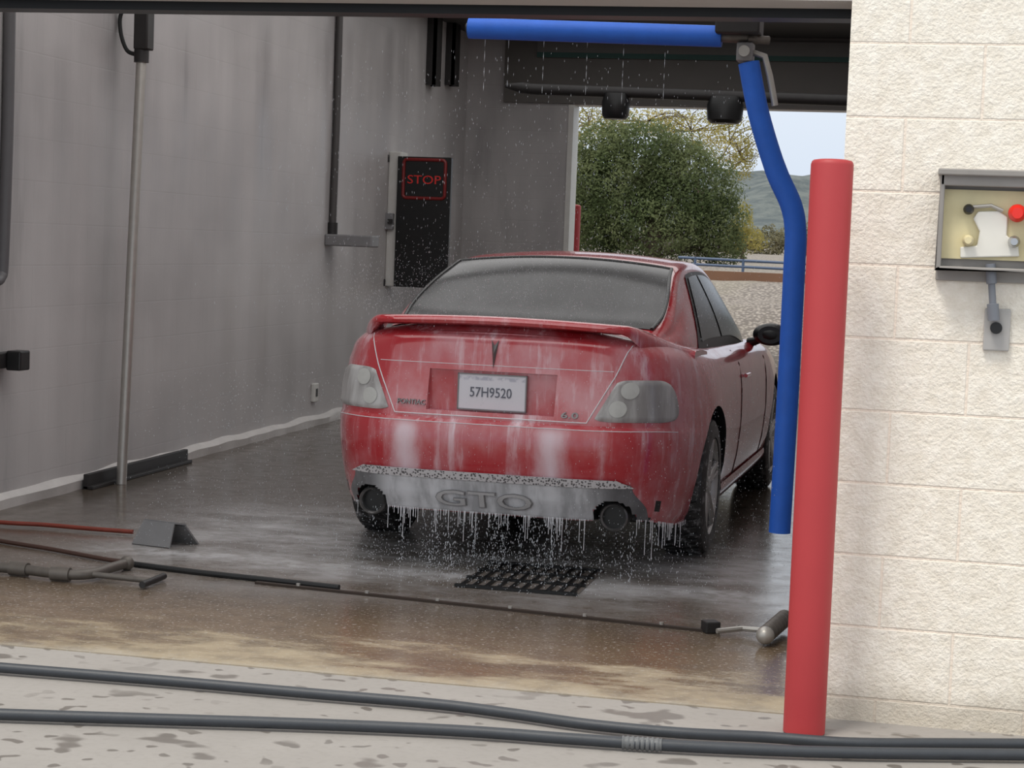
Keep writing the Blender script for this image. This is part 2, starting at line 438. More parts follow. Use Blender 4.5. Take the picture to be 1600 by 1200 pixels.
# ------------------------------------------------------------------ car
CARX, CARY = -1.875, 8.15
car = thing('car', 'red two-door coupe with rear spoiler, covered in soap foam inside the wash bay', 'car', (CARX, CARY, 0), local=True)
car.rotation_euler = (0, 0, math.radians(-1.3))
W, LH, NE = .88, 2.41, 5.3
TW = [(0, .92), (.08, .955), (.3, .988), (.5, 1.0), (.7, .995), (.85, .98), (.94, .95), (1, .89)]
ZB0, ZT0 = .25, 1.0
TR = [(.25, .10), (.34, .055), (.45, .02), (.55, 0), (.61, .0), (.655, .012), (.672, .04), (.8, .07), (.93, .10), (.965, .11), (.985, .12), (1.0, .15)]
TF = [(0, .12), (.3, .02), (.5, .0), (.8, .08), (1, .25)]
TT = [(0, 1.0), (.35, 1.0), (.8, .985), (1.4, .96), (2.0, .95), (3.0, .93), (3.5, .92), (4.2, .86), (4.6, .78), (4.82, .68)]
def surf(al, v, off=0.0):
    c, s_ = math.cos(al), math.sin(al); r = (abs(c) ** NE + abs(s_) ** NE) ** (-1 / NE)
    xn, yn = r * s_, -r * c
    yb_ = LH + yn * LH
    zt = lerp_t(TT, yb_); zb = .19 + (ZB0 - .19) * sst(.75, .97, abs(yn))
    z = zb + (zt - zb) * v; ze = ZB0 + (ZT0 - ZB0) * v
    if yn < 0: z += .048 * (1 - abs(xn) ** 4) * sst(.84, 1, v)     # crowned trunk edge
    y = yb_
    if yn < 0: y += lerp_t(TR, ze) * abs(yn) ** 3
    else: y -= lerp_t(TF, v) * yn ** 3
    x = W * lerp_t(TW, v) * xn
    for wy in (1.05, 3.84):
        if abs(xn) > .6: x += math.copysign(.014 * math.exp(-((yb_ - wy) / .38) ** 2) * sst(.0, .3, v) * (1 - sst(.5, .85, v)), x)
    if off:
        nx = math.copysign(abs(xn) ** (NE - 1) / W, xn); nyy = math.copysign(abs(yn) ** (NE - 1) / LH, yn)
        l = math.hypot(nx, nyy) or 1; x += nx / l * off; y += nyy / l * off
    return V((x, y, z))
def aq(q):
    s_ = math.copysign(1, q); q = min(.9999, abs(q)); return s_ * math.atan2(q, (1 - q ** NE) ** (1 / NE))
def zv(z): return (z - ZB0) / (ZT0 - ZB0)
def rear(x, z, off=0.0):
    v = zv(z); return surf(aq(x / (W * lerp_t(TW, v))), v, off)
al_f = [PI * i / 3000 for i in range(3001)]
acc = [0]
for a0, a1 in zip(al_f, al_f[1:]): acc.append(acc[-1] + (surf(a1, .5) - surf(a0, .5)).length)
NA = 130; als = []
j = 0
for i in range(NA + 1):
    t = acc[-1] * i / NA
    while j < 3000 and acc[j] < t: j += 1
    als.append(al_f[j])
als[0] = 0; als[-1] = PI
zl = [.25, .27, .30, .35, .40, .45, .50, .55, .60, .635, .655, .664, .673, .69, .74, .80, .86, .90, .93, .95, .967, .982, .993, 1.0]
vl = [zv(z) for z in zl]
bm_ = MB(); ring = als + [-a for a in als[-2:0:-1]]; NR = len(ring)
vs = [surf(a, v) for v in vl for a in ring]; fs = []
for r_ in range(len(vl) - 1):
    for k in range(NR):
        k2 = (k + 1) % NR; fs.append((r_ * NR + k, r_ * NR + k2, (r_ + 1) * NR + k2, (r_ + 1) * NR + k))
top = (len(vl) - 1) * NR
def li(i): return i if i in (0, NA) else NR - i
for i in range(NA):
    q = [i, i + 1, li(i + 1), li(i)]; u = []
    for k in q:
        if k not in u: u.append(k)
    fs.append(tuple(u[::-1]))
KI = 13; rows = []
for i in range(NA + 1):
    pr = vs[top + i]; pl = vs[top + li(i)]
    if i in (0, NA): rows.append([top + i] * (KI + 2)); continue
    yy = pr.y - vs[top].y
    row = [top + i]; cr = (.068 - .028 * sst(1.5, 3.4, pr.y)) * sst(-.02, .12, yy) * sst(0, .6, vs[top + NA].y - pr.y)
    for k in range(1, KI + 1):
        t = k / (KI + 1); q = 1 - 2 * t; p = pr.lerp(pl, t); p.z += cr * (1 - abs(q) ** 2.4) ** .9
        row.append(len(vs)); vs.append(p)
    row.append(top + li(i)); rows.append(row)
for i in range(NA):
    for k in range(KI + 1):
        q = [rows[i][k], rows[i + 1][k], rows[i + 1][k + 1], rows[i][k + 1]]; u = []
        for z in q:
            if z not in u: u.append(z)
        if len(u) > 2: fs.append(tuple(u))
bm_.add(vs, fs)
body = build(bm_, 'body', [paintm, blackp], car, True, ang=50)
body.parent = None
cut = MB()
WY = (1.05, 3.84); WZ = .325
for wy in WY:
    for s_ in (-1, 1): cut.cyl((s_ * .52, wy, WZ + .02), (s_ * 1.3, wy, WZ + .02), .368, 48)
cut.box((-.29, -.5, .705), (.29, rear(0, .79).y + .035, .885))
for s_ in (-1, 1):
    cut.tube([(s_ * .555, -.3, .262), (s_ * .555, .30, .262)], .088, 28)
cuto = build(cut, 'cutter', blackp, None, False, zero=True)
md = body.modifiers.new('b', 'BOOLEAN'); md.operation = 'DIFFERENCE'; md.object = cuto; md.solver = 'EXACT'
bpy.context.view_layer.update()
dg = bpy.context.evaluated_depsgraph_get()
nm = bpy.data.meshes.new_from_object(body.evaluated_get(dg))
body.modifiers.clear(); old = body.data; body.data = nm; bpy.data.meshes.remove(old); bpy.data.objects.remove(cuto)
nm.name = 'body'
nm.materials.clear(); nm.materials.append(paintm); nm.materials.append(blackp)
for p in nm.polygons:
    c = p.center; p.material_index = 0
    for wy in WY:
        d = math.hypot(c.y - wy, c.z - WZ - .02)
        if d < .372 and abs(c.x) < .84 and (abs(c.x) < .53 or d > .355): p.material_index = 1
    if abs(p.normal.z) > .95 and c.z < .3: p.material_index = 1
    if abs(math.hypot(abs(c.x) - .555, c.z - .262) - .0875) < .003 or (c.y > .28 and c.y < .31 and c.z < .36): p.material_index = 1
    p.use_smooth = True
try: nm.set_sharp_from_angle(angle=math.radians(40))
except Exception: pass
body.parent = car

# greenhouse
TZ = [(.60, 1.06), (.8, 1.124), (1.0, 1.208), (1.25, 1.312), (1.5, 1.385), (1.75, 1.414), (2.1, 1.424), (2.45, 1.405), (2.7, 1.332), (3.0, 1.18), (3.3, 1.02), (3.45, .95)]
TB = [(.60, .66), (1.0, .735), (1.6, .765), (2.4, .77), (3.0, .75), (3.45, .70)]
def sp(tab, x):
    n = len(tab)
    for i in range(n - 1):
        if x <= tab[i + 1][0] or i == n - 2:
            a, b_ = tab[i], tab[i + 1]; t = max(0, min(1, (x - a[0]) / (b_[0] - a[0])))
            p0 = tab[max(i - 1, 0)]; p3 = tab[min(i + 2, n - 1)]
            m1 = (b_[1] - p0[1]) / (b_[0] - p0[0]) * (b_[0] - a[0]); m2 = (p3[1] - a[1]) / (p3[0] - a[0]) * (b_[0] - a[0])
            return (2 * t ** 3 - 3 * t ** 2 + 1) * a[1] + (t ** 3 - 2 * t ** 2 + t) * m1 + (-2 * t ** 3 + 3 * t ** 2) * b_[1] + (t ** 3 - t ** 2) * m2
LEAN = .43
TBZ = [(.60, .985), (1.0, .955), (1.4, .92), (2.0, .90), (3.0, .88), (3.5, .87)]
def secp(y):
    zb = lerp_t(TBZ, y); H = sp(TZ, y) - zb; wb = sp(TB, y)
    cr = .032 * min(1, H / .4); rc = min(.065, H * .35); hs = H - rc - cr
    xs = wb - LEAN * hs; return zb, H, wb, cr, rc, hs, xs, .085
def side(y, t, off=0.0):
    zb, H, wb, cr, rc, hs, xs, rx = secp(y)
    bow = .018 * math.sin(PI * t)
    return V((wb - LEAN * hs * t + bow + off, y, zb + hs * t + off * .35))
def topz(y, x):
    zb, H, wb, cr, rc, hs, xs, rx = secp(y); x = abs(x); x0 = xs - rx
    if x <= x0: return zb + hs + rc + cr * (1 - (x / x0) ** 2)
    t = min(1, (x - x0) / rx); return zb + hs + rc * math.sqrt(max(0, 1 - t * t))
def secpts(y):
    zb, H, wb, cr, rc, hs, xs, rx = secp(y); pts = [side(y, t / 7) for t in range(8)]
    for k in range(1, 7):
        a = PI / 2 * k / 6; pts.append(V((xs - rx + rx * math.cos(a), y, zb + hs + rc * math.sin(a))))
    x0 = xs - rx
    for k in range(1, 8):
        x = x0 * (1 - k / 7); pts.append(V((x, y, topz(y, x))))
    return pts
g = MB(); ys = [.60 + (3.45 - .60) * i / 64 for i in range(65)]
secs = []
for y in ys:
    h = secpts(y); secs.append(h + [V((-p.x, p.y, p.z)) for p in h[-2::-1]])
npn = len(secs[0]); g.add([p for s_ in secs for p in s_], [(i * npn + k, i * npn + k + 1, (i + 1) * npn + k + 1, (i + 1) * npn + k) for i in range(64) for k in range(npn - 1)])
build(g, 'roof', paintm, car, True, ang=60)
def glass_top(y0, y1, name, mat_, label=None):
    def fn(u, v):
        y = y0 + (y1 - y0) * v; zb, H, wb, cr, rc, hs, xs, rx = secp(y); xe = xs - rx * .6
        x = (2 * u - 1) * xe; return V((x, y, topz(y, x) + .005))
    m_ = MB(); m_.grid(fn, 28, 18); return build(m_, name, mat_, car, label=label)
glass_top(.68, 1.50, 'rear_window', rglass, 'dark tinted rear window beaded with fine water drops')
for s_ in (-1, 1):
    m_ = MB(); pts = []
    for i in range(15):
        y = .68 + .82 * i / 14; zb, H, wb, cr, rc, hs, xs, rx = secp(y); x = s_ * (xs - rx * .6); pts.append((x, y, topz(y, x) + .006))
    m_.tube(pts, .009, 8); build(m_, 'window_trim', blackp, car)
m_ = MB(); y = 1.505; m_.tube([((q / 10) * (secp(y)[6] - .05), y, topz(y, (q / 10) * (secp(y)[6] - .05)) + .004) for q in range(-10, 11)], .008, 8); build(m_, 'window_trim', blackp, car)
glass_top(2.56, 3.40, 'windshield', glass)
for s_ in (-1, 1):
    def patch(y0, y1, lo, hi, off=.006):
        m_ = MB()
        def fn(u, v):
            y = y0 + (y1 - y0) * u; t = lo(u) + (hi(u) - lo(u)) * v; p = side(y, t, off); return V((p.x * s_, p.y, p.z))
        m_.grid(fn, 20, 10); return m_
    build(patch(1.22, 3.22, lambda u: .12, lambda u: .16 + .90 * min(1, (u / .24)) ** .75 if u < .24 else 1.06, .004), 'window_frame', blackp, car)
    build(patch(1.36, 2.02, lambda u: .24, lambda u: .28 + .70 * min(1, u / .55) ** .7, .008), 'side_window', rglass, car, label='small rear quarter window')
    build(patch(2.08, 3.05, lambda u: .24, lambda u: .98, .008), 'side_window', rglass, car, label='door window')

# spoiler: thin low arch, its ends sweeping out and down onto the fenders
spm = MB(); ST = 64; vsx = []; nsec = 10; XE = .80
for i in range(ST + 1):
    x = -XE + 2 * XE * i / ST; ax = abs(x); e = sst(.56, XE, ax)
    yr = rear(min(ax, .77), .97).y - .012 + .17 * e
    zt = 1.126 - .024 * (ax / .7) ** 2 - .108 * e
    zb_ = zt - .044; zb_ = zb_ + (.945 - zb_) * sst(.55, .72, ax)
    ch = .19 + .22 * e; th = zt - zb_
    sec = [(yr, zt - .021), (yr + .010, zt - .007), (yr + .045, zt), (yr + ch * .6, zt - .004), (yr + ch, zt - .020), (yr + ch + .005, max(zb_, zt - .032)), (yr + ch * .9, zb_), (yr + .06, zb_), (yr + .02, zb_ + .006), (yr + .004, zt - .034 if th < .08 else zb_ + .02)]
    vsx += [V((x, a, c)) for a, c in sec]
fsx = [(i * nsec + k, i * nsec + (k + 1) % nsec, (i + 1) * nsec + (k + 1) % nsec, (i + 1) * nsec + k) for i in range(ST) for k in range(nsec)]
fsx += [tuple(range(nsec))[::-1], tuple(ST * nsec + k for k in range(nsec))]
spm.add(vsx, fsx); build(spm, 'spoiler', paintm, car, ang=50)

# rear details
def lid_x(z): return .435 + (.60 - .435) * ((z - .685) / (1.0 - .685))
lidm = MB(); pts = []
ZL = .99
for i in range(13): z = ZL + (.685 - ZL) * i / 12; pts.append(rear(-lid_x(z), z, .001))
for i in range(1, 20): x = -.435 + .87 * i / 19; pts.append(rear(x, .685, .001))
for i in range(1, 13): z = .685 + (ZL - .685) * i / 12; pts.append(rear(lid_x(z), z, .001))
lidm.tube(pts, .0026, 6); build(lidm, 'trunk_seam', foamm, car, label='white foam caught in the trunk lid seam')
sm = MB(); sm.tube([rear(q * .72, .885 + .02, -.0005) for q in [k / 20 * .74 for k in range(-20, 21)]], .0016, 6); build(sm, 'trunk_crease', foamm, car)
sm = MB(); sm.tube([surf(aq(q / 30 * .90), zv(.655), 0) for q in range(-30, 31)], .0018, 6); build(sm, 'bumper_seam', foamm, car)
for s_ in (-1, 1):
    tl = MB()
    def fn(u, v):
        cu_ = abs(2 * u - 1) ** 6; z = .692 + (.875 - .692) * (.5 + (v - .5) * (1 - .14 * cu_))
        a_in = aq(min(.97, (lid_x(z) + .022) / (W * lerp_t(TW, zv(z)))))
        a_out = aq(.905 - .025 * v - .02 * (2 * v - 1) ** 4); a = a_in + (a_out - a_in) * u; return surf(s_ * a, zv(z), .012 * (1 if 0 < u < 1 and 0 < v < 1 else .2))
    tl.grid(fn, 22, 14); t_ = build(tl, 'tail_light', lens, car, ang=70)
    for zc in (.83, .75):
        dm = MB(); xc = s_ * (lid_x(zc) + .09)
        dm.add([rear(xc, zc, .018)] + [rear(xc + .036 * math.cos(2 * PI * k / 24), zc + .036 * math.sin(2 * PI * k / 24), .015) for k in range(24)], [(0, 1 + k, 1 + (k + 1) % 24) for k in range(24)])
        build(dm, 'lamp', lamp_m, t_)
# plate
py = rear(0, .79).y + .012
pb = MB(); pb.box((-.153, py, .715), (.153, py + .012, .869)); plate = build(pb, 'license_plate', platem, car, False, .003)
pf = MB()
for a, c in (((-.157, py - .003, .711), (.157, py + .014, .716)), ((-.157, py - .003, .868), (.157, py + .014, .873)), ((-.157, py - .003, .711), (-.152, py + .014, .873)), ((.152, py - .003, .711), (.157, py + .014, .873))): pf.box(a, c)
build(pf, 'plate_frame', letterm, plate, False)
text('plate_number', '57H9520', .19, .044, plateink, plate, lambda x, y, d: V((-.005 + x, py - .001 - d, .792 + y)), .002, .004)
em = MB(); zc = .94
em.add([rear(-.017, zc + .04, .008), rear(0, zc + .022, .014), rear(.017, zc + .04, .008), rear(0, zc - .045, .008), rear(0, zc + .0, .016)], [(0, 1, 4), (1, 2, 4), (2, 3, 4), (3, 0, 4), (0, 3, 2, 1)])
build(em, 'emblem', tipm, car, False)
text('badge', 'PONTIAC', .13, .022, tipm, car, lambda x, y, d: rear(-.36 + x, .735 + y, .004 + d), .004, .01)
text('badge', '6.0', .075, .026, tipm, car, lambda x, y, d: rear(.36 + x, .715 + y, .004 + d), .004, .01)
# valance
def vx(z): return .635 + .05 * sst(.40, .30, z) - .10 * sst(.41, .446, z)
def vfn(u, v):
    z = .252 + .188 * v; x = (2 * u - 1) * vx(z)
    return rear(x, z, .010 if 0 < u < 1 and 0 < v < 1 else .002)
vm = MB(); vm.grid(vfn, 90, 24)
keep = []
for f in vm.f:
    c = sum((vm.v[i] for i in f), V()) / len(f)
    if math.hypot(abs(c.x) - .555, c.z - .262) > .086: keep.append(f)
vm.f = keep; vm.m = [0] * len(keep)
build(vm, 'rear_valance', valm, car, ang=60)
vm = MB(); vm.grid(lambda u, v: rear((2 * u - 1) * (.64 - .07 * v), .404 + .036 * v, .016), 40, 3); build(vm, 'mesh_strip', stripm, car)
lt = text('letters', 'GTO', .445, .078, letterm, car, lambda x, y, d: rear(-.01 + x, .318 + y, .014 + d), .006, .025)
text('letter_face', 'GTO', .435, .070, letterf, lt, lambda x, y, d: rear(-.01 + x, .318 + y, .022 + d), .005, .006)
for s_ in (-1, 1):
    ex = MB(); yy = rear(.555, .28).y + .045
    ex.lathe([(.040, .16), (.060, .10), (.063, .0), (.064, -.035), (.058, -.042), (.050, -.034), (.050, .09), (.0, .09)], (0, 1, 0), (s_ * .555, yy, .268), 32); e_ = build(ex, 'exhaust_tip', tipm, car)
    dk = MB(); dk.lathe([(.0, .0), (.050, 0), (.05, .01)], (0, 1, 0), (s_ * .555, yy - .004, .268), 24); build(dk, 'bore', panelblack, e_)
# foam drips
fd = MB()
for k in range(190):
    x = random.uniform(-.68, .70); r1 = random.random(); l = .008 + .17 * r1 ** 6
    if abs(x + .35) < .06 or abs(x - .3) < .06: l += .07 * random.random()
    if abs(abs(x) - .555) < .085: continue
    p = rear(x, .258, .006); fd.tube([p, p - V((0, 0, l * .5)), p - V((0, 0, l))], [.0028, .0013, .0018], 5)
for k in range(26):
    q = random.uniform(.88, .97); p = surf(aq(q), .01, .003); l = .02 + .10 * random.random() ** 2; fd.tube([p, p - V((0, 0, l * .5)), p - V((0, 0, l))], [.003, .0014, .002], 5)
for k in range(26):
    x = random.uniform(-.28, .28); p = V((x, rear(x, .8).y - .002, .703)); l = .008 + .02 * random.random(); fd.tube([p, p - V((0, 0, l))], [.0025, .0015], 5)
for k in range(30):
    x = random.uniform(-.56, .56); p = rear(x, .672, .003); l = .008 + .03 * random.random() ** 2; fd.tube([p, p - V((0, 0, l))], [.0025, .0015], 5)
o = build(fd, 'foam_drips', foamm, car); o['kind'] = 'stuff'
# sides
for s_ in (-1, 1):
    def ay(y):
        yn = abs((y - LH) / LH); xn = (1 - yn ** NE) ** (1 / NE); return s_ * math.atan2(xn, -(y - LH) / LH)
    for yy in (2.02, 3.22):
        dm = MB(); dm.tube([surf(ay(yy - .06 * (1 - v / 10)), .08 + .9 * v / 10, .0005) for v in range(11)], .003, 6); build(dm, 'door_seam', blackp, car)
    dm = MB(); dm.tube([surf(ay(2.12 + .02 * k), .80, .012) for k in range(10)], .011, 8); build(dm, 'door_handle', paintm, car)
    dm = MB(); dm.grid(lambda u, v: surf(ay(1.45 + 2.0 * u), .0 + .13 * v, .018 * math.sin(PI * (.15 + .7 * v))), 20, 4); build(dm, 'side_skirt', paintm, car)
    mx = s_ * .91
    mm = MB(); mm.ball((mx, 3.0, .985), (.105, .065, .065), 20, 12); mi = build(mm, 'mirror', blackp, car, ang=80)
    mm = MB(); mm.tube([(s_ * .78, 3.08, .93), (s_ * .83, 3.05, .945), (s_ * .87, 3.03, .965)], [.03, .022, .02], 10); build(mm, 'stalk', blackp, mi)
    mm = MB(); mm.lathe([(0, 0), (.07, 0), (.07, .003)], (0, -1, 0), (mx, 2.942, .985), 20)
    for v in mm.v: v.z = .985 + (v.z - .985) * .72
    build(mm, 'mirror_glass', panelblack, mi)
    for wy in WY:
        x1 = s_ * .868; tw = .23
        tm = MB(); ax = (s_, 0, 0)
        tm.lathe([(.235, -.0), (.29, .0), (.315, -.012), (.325, -.035), (.3255, -tw * .5), (.325, -tw + .035), (.315, -tw + .012), (.29, -tw), (.235, -tw), (.225, -tw * .5), (.235, 0)], ax, (x1, wy, WZ), 48)
        for k in range(48):
            a = 2 * PI * k / 48
            for (d0, d1) in ((-.03, -.09), (-.14, -.20)):
                c0 = V((x1 + s_ * d0, wy + .327 * math.cos(a), WZ + .327 * math.sin(a))); c1 = V((x1 + s_ * d1, wy + .327 * math.cos(a + .05), WZ + .327 * math.sin(a + .05))); tm.tube([c0, c1], .007, 5)
        ty = build(tm, 'tyre', tyrem, car)
        rm = MB(); rm.lathe([(.24, -.01), (.232, -.005), (.22, -.02), (.215, -.15), (0, -.15)], ax, (x1, wy, WZ), 40)
        rm.lathe([(0, -.01), (.045, -.012), (.06, -.03), (.06, -.06)], ax, (x1, wy, WZ), 24)
        for k in range(5):
            a = 2 * PI * k / 5 + PI / 2
            for da in (-.11, .11):
                dirv = V((0, math.cos(a + da), math.sin(a + da))); rm.tube([V((x1 - s_ * .035, wy, WZ)) + dirv * .04, V((x1 - s_ * .018, wy, WZ)) + dirv * .225], [.02, .015], 8)
        build(rm, 'rim', chrome, ty)

# ------------------------------------------------------------------ red post (front)
pb = onz(1256, 1143); zt = CAM.z + (ony(1302, 250, pb.y).z - CAM.z)
t = thing('bollard', 'tall red steel bollard standing in front of the cream block wall', 'bollard', (pb.x, pb.y, 0))
b = MB(); r = .0635
b.lathe([(0, 0), (r, 0), (r, zt - .014), (r - .003, zt - .005), (r - .008, zt - .001)], (0, 0, 1), (pb.x, pb.y, 0), 40); build(b, 'post', redpost, t)
b = MB(); b.lathe([(r - .008, zt - .001), (r * .6, zt + .002), (0, zt + .004)], (0, 0, 1), (pb.x, pb.y, 0), 40); build(b, 'cap', redpost, t)
pb2 = ony(893, 350, 19.3)
b = MB(); zt2 = ony(893, 320, 19.3).z; b.lathe([(0, 0), (.06, 0), (.06, zt2 - .01), (.045, zt2), (0, zt2 + .006)], (0, 0, 1), (pb2.x + .03, 19.3, 0), 24)
tag(build(b, 'bollard', redpost), 'distant red bollard outside the far bay opening beside its left jamb', 'bollard')

# ------------------------------------------------------------------ spray arm (blue foam)
YA = 8.35
jt = ony(1165, 82, YA)
t = thing('spray_arm', 'overhead wash arm in bright blue foam sleeves hanging beside the car', 'spray arm', (jt.x, jt.y, 0))
pts = [ony(1170, 98, YA), ony(1186, 180, YA), ony(1212, 265, YA), ony(1236, 320, YA), ony(1243, 362, YA), ony(1241, 420, YA), ony(1234, 560, YA), ony(1226, 700, YA), ony(1218, 832, YA)]
b = MB(); b.tube(curve(pts, 6), [.046] * 12 + [.047] * 37, 20); build(b, 'drop_sleeve', bluefoam, t)
a0, a1 = ony(733, 44, YA), ony(1128, 57, YA)
b = MB(); b.tube([a0, a0.lerp(a1, .5), a1], .046, 20); build(b, 'arm_sleeve', bluefoam, t)
b = MB(); b.cyl(a0 - V((.012, 0, 0)), a0 + V((.02, 0, 0)), .022); build(b, 'end_plug', darksteel, t)
b = MB(); b.cyl(a1, jt + V((.05, 0, .06)), .024); build(b, 'steel_pipe', grimem, t)
b = MB(); b.tube([ony(1168, 80, YA), ony(1195, 88, YA), ony(1203, 120, YA), ony(1211, 165, YA)], .014, 10); build(b, 'feed_tube', steel, t)
b = MB(); b.box(jt - V((.035, .05, .04)), jt + V((.035, .05, .04))); build(b, 'joint', greyp, t, True, .006)
b = MB(); b.cyl(jt - V((0, .07, 0)), jt + V((0, .07, 0)), .024); build(b, 'pivot_bolt', steel, t)
b = MB(); c0 = ony(1150, 45, YA); b.box(c0 - V((.08, .1, .03)), c0 + V((.11, .1, .10))); b.cyl(c0 + V((0, 0, .09)), V((c0.x, c0.y, ZC)), .04); build(b, 'carriage', darksteel, t, True, .01)
b = MB(); c1 = ony(1190, 62, YA); b.cyl(c1 - V((.06, .02, 0)), c1 + V((.03, .02, 0)), .018); build(b, 'fitting', grimem, t)

# ------------------------------------------------------------------ left wall things
def wl(px, py, d=.03): return onx(px, py, XL + d)
PD = .15
p0 = wl(190, 735, PD); p0.z = .0
topp = wl(221, 92, PD)
t = thing('vertical_pipe', 'bare steel pipe standing along the left wall with dark connector at its top', 'pipe', (p0.x, p0.y, 0))
b = MB(); b.cyl(p0, topp, .029); build(b, 'pipe', steel, t)
tx = ony(225, 18, topp.y)
b = MB(); b.box((tx.x - .04, topp.y - .05, topp.z + .05), (tx.x + .045, topp.y + .05, tx.z + .15)); cn = build(b, 'connector', darksteel, t, True, .008)
b = MB(); b.cyl(topp - V((0, 0, .02)), topp + V((0, 0, .06)), .042); build(b, 'collar', darksteel, cn)
b = MB(); cp = [ony(212, 5, topp.y), ony(190, 20, topp.y), ony(185, 50, topp.y), ony(198, 78, topp.y), ony(212, 85, topp.y)]
for q in cp: q.x = max(q.x, XL + .02)
b.tube(curve(cp, 6), .012, 8); build(b, 'cable', rubber, t)
q0, q1 = onz(120, 764), onz(281, 722)
b = MB(); b.box((XL + .055, q0.y, 0), (XL + .115, q1.y, .02)); b.box((XL + .055, q0.y, 0), (XL + .085, q1.y, .085))
tag(build(b, 'base_rail', darksteel, None, False, .004), 'short dark angle rail on the floor at the foot of the steel pipe', 'rail')
b = MB(); b.tube([wl(531, 10), wl(526, 190), wl(519, 372)], .028, 12)
c = wl(519, 372); t = thing('conduit', 'thin grey conduit running down the left wall to a small metal box', 'conduit', c)
build(b, 'tube', simple('conduit_grey', L(70, 67, 66), .5), t)
b = MB(); b.box((XL, c.y - .1, c.z - .06), (XL + .38, c.y + .1, c.z + .03)); build(b, 'junction_box', greyp, t, False, .01)
b = MB(); b.cyl((XL + .03, c.y, c.z + .03), (XL + .03, c.y, c.z + .12), .04); build(b, 'coupling', darksteel, t)
b = MB(); b.tube(curve([wl(16, -30), wl(12, 200), wl(5, 400), wl(1, 432), wl(-8, 440)], 5), .03, 12)
tag(build(b, 'drop_pipe', simple('slate_pipe', L(88, 86, 88), .5)), 'grey pipe descending along the left edge of the bay wall', 'pipe')
b = MB(); c = wl(12, 562); t = thing('sensor', 'dark sensor housing low on the left wall near the photo edge', 'sensor', c)
b.box((XL, c.y - .25, c.z - .04), (XL + .05, c.y + .03, c.z + .04)); build(b, 'bracket', darksteel, t, False, .006)
b = MB(); b.box((XL + .05, c.y - .06, c.z - .05), (XL + .13, c.y + .05, c.z + .05)); build(b, 'housing', blackp, t, False, .008)
b = MB(); c = wl(489, 613, 0); b.box((XL, c.y - .05, c.z - .07), (XL + .03, c.y + .05, c.z + .07)); t = build(b, 'outlet', whitep, None, False, .006); tag(t, 'tiny white outlet cover low on the left wall', 'outlet')
b = MB(); b.box((XL + .03, c.y - .02, c.z - .03), (XL + .034, c.y + .02, c.z + .03)); build(b, 'socket', blackp, t, False)
for px, lab in ((679, 'dark hanging steel channel high on the wall, left one of the pair'), (708, 'dark hanging steel channel high on the wall, right one of the pair')):
    a = wl(px, 134, .06); b = MB(); b.box((XL + .06, a.y - .10, a.z), (XL + .09, a.y + .10, ZC)); b.box((XL, a.y - .10, a.z), (XL + .09, a.y - .08, ZC)); b.box((XL, a.y + .08, a.z), (XL + .09, a.y + .10, ZC))
    tag(build(b, 'steel_channel', darksteel, None, False), lab, 'channel', 'hanging steel channels')

# STOP cabinet
YS = 15.9
A = lambda px, py: ony(px, py, YS)
xl, xr = XL, A(704, 330).x; zb_, zt_ = A(650, 449).z, A(650, 245).z; xm = A(620, 340).x
t = thing('signal_cabinet', 'white wall cabinet with black panel showing a red lit STOP sign', 'signal', (xl, YS, zb_))
b = MB(); b.box((xl, YS, zb_), (xm + .02, YS + .22, zt_ + .04)); build(b, 'cabinet', whitep, t, False, .01)
b = MB(); b.box((xm, YS - .03, zb_), (xr, YS + .02, zt_)); pn = build(b, 'black_panel', panelblack, t, False, .004)
b = MB(); x0, x1, z0, z1 = A(632, 280).x, A(697, 280).x, A(665, 310).z, A(665, 250).z
loop = []
for cx, cz, a0_ in ((x1 - .03, z1 - .03, 0), (x0 + .03, z1 - .03, 90), (x0 + .03, z0 + .03, 180), (x1 - .03, z0 + .03, 270)):
    for k in range(5): a_ = math.radians(a0_ + 22.5 * k); loop.append((cx + .03 * math.cos(a_), YS - .034, cz + .03 * math.sin(a_)))
b.tube(loop + [loop[0], loop[1]], .014, 8); build(b, 'sign_frame', frame_red, pn)
cz = A(664, 281).z; cx = (x0 + x1) / 2
text('sign_letters', 'STOP', A(690, 281).x - A(638, 281).x, .072, stopred, pn, lambda x, y, d: V((cx + x, YS - .032 - d, cz + y)), .004)
b = MB(); h = A(609, 346); b.box((h.x - .04, YS - .05, h.z - .07), (h.x + .04, YS, h.z + .07)); la = build(b, 'latch', greyp, t, False, .006)
b = MB(); b.box((h.x + .0, YS - .07, h.z - .02), (h.x + .04, YS - .05, h.z + .02)); build(b, 'latch_lever', darksteel, la, False)
for zz in (zb_ + .03, zt_ - .02):
    b = MB(); b.box((A(602, 300).x - .02, YS - .03, zz - .03), (A(602, 300).x + .03, YS, zz + .03)); build(b, 'hinge', blackp, t, False, .004)

# ------------------------------------------------------------------ back wall / overhead things
YD = 17.2
D = lambda px, py: ony(px, py, YD)
t = thing('dryer_bar', 'dark overhead dryer bar spanning the far end with two black nozzles', 'dryer', D(1050, 145))
b = MB(); b.tube([D(790, 134), D(815, 137), D(830, 139), V((XR, YD, D(1300, 158).z))], [.02, .05, .05, .05], 14); build(b, 'bar', darksteel, t)
for (x0_, x1_, y0_, y1_) in ((940, 984, 155, 186), (1104, 1162, 160, 193)):
    b = MB(); w = D(x1_, y0_).x - D(x0_, y0_).x; cx = (D(x0_, 170).x + D(x1_, 170).x) / 2; z1 = D(x0_ + 20, y0_).z; z0 = D(x0_ + 20, y1_).z
    b.tube([(cx, YD, z1 + .05), (cx, YD, z1 - .03), (cx, YD, z0 + .03), (cx, YD, z0)], [w * .42, w * .5, w * .47, w * .38], 18); build(b, 'nozzle', blackp, t)
YN = YB - .09
n0 = ony(840, 64, YN)
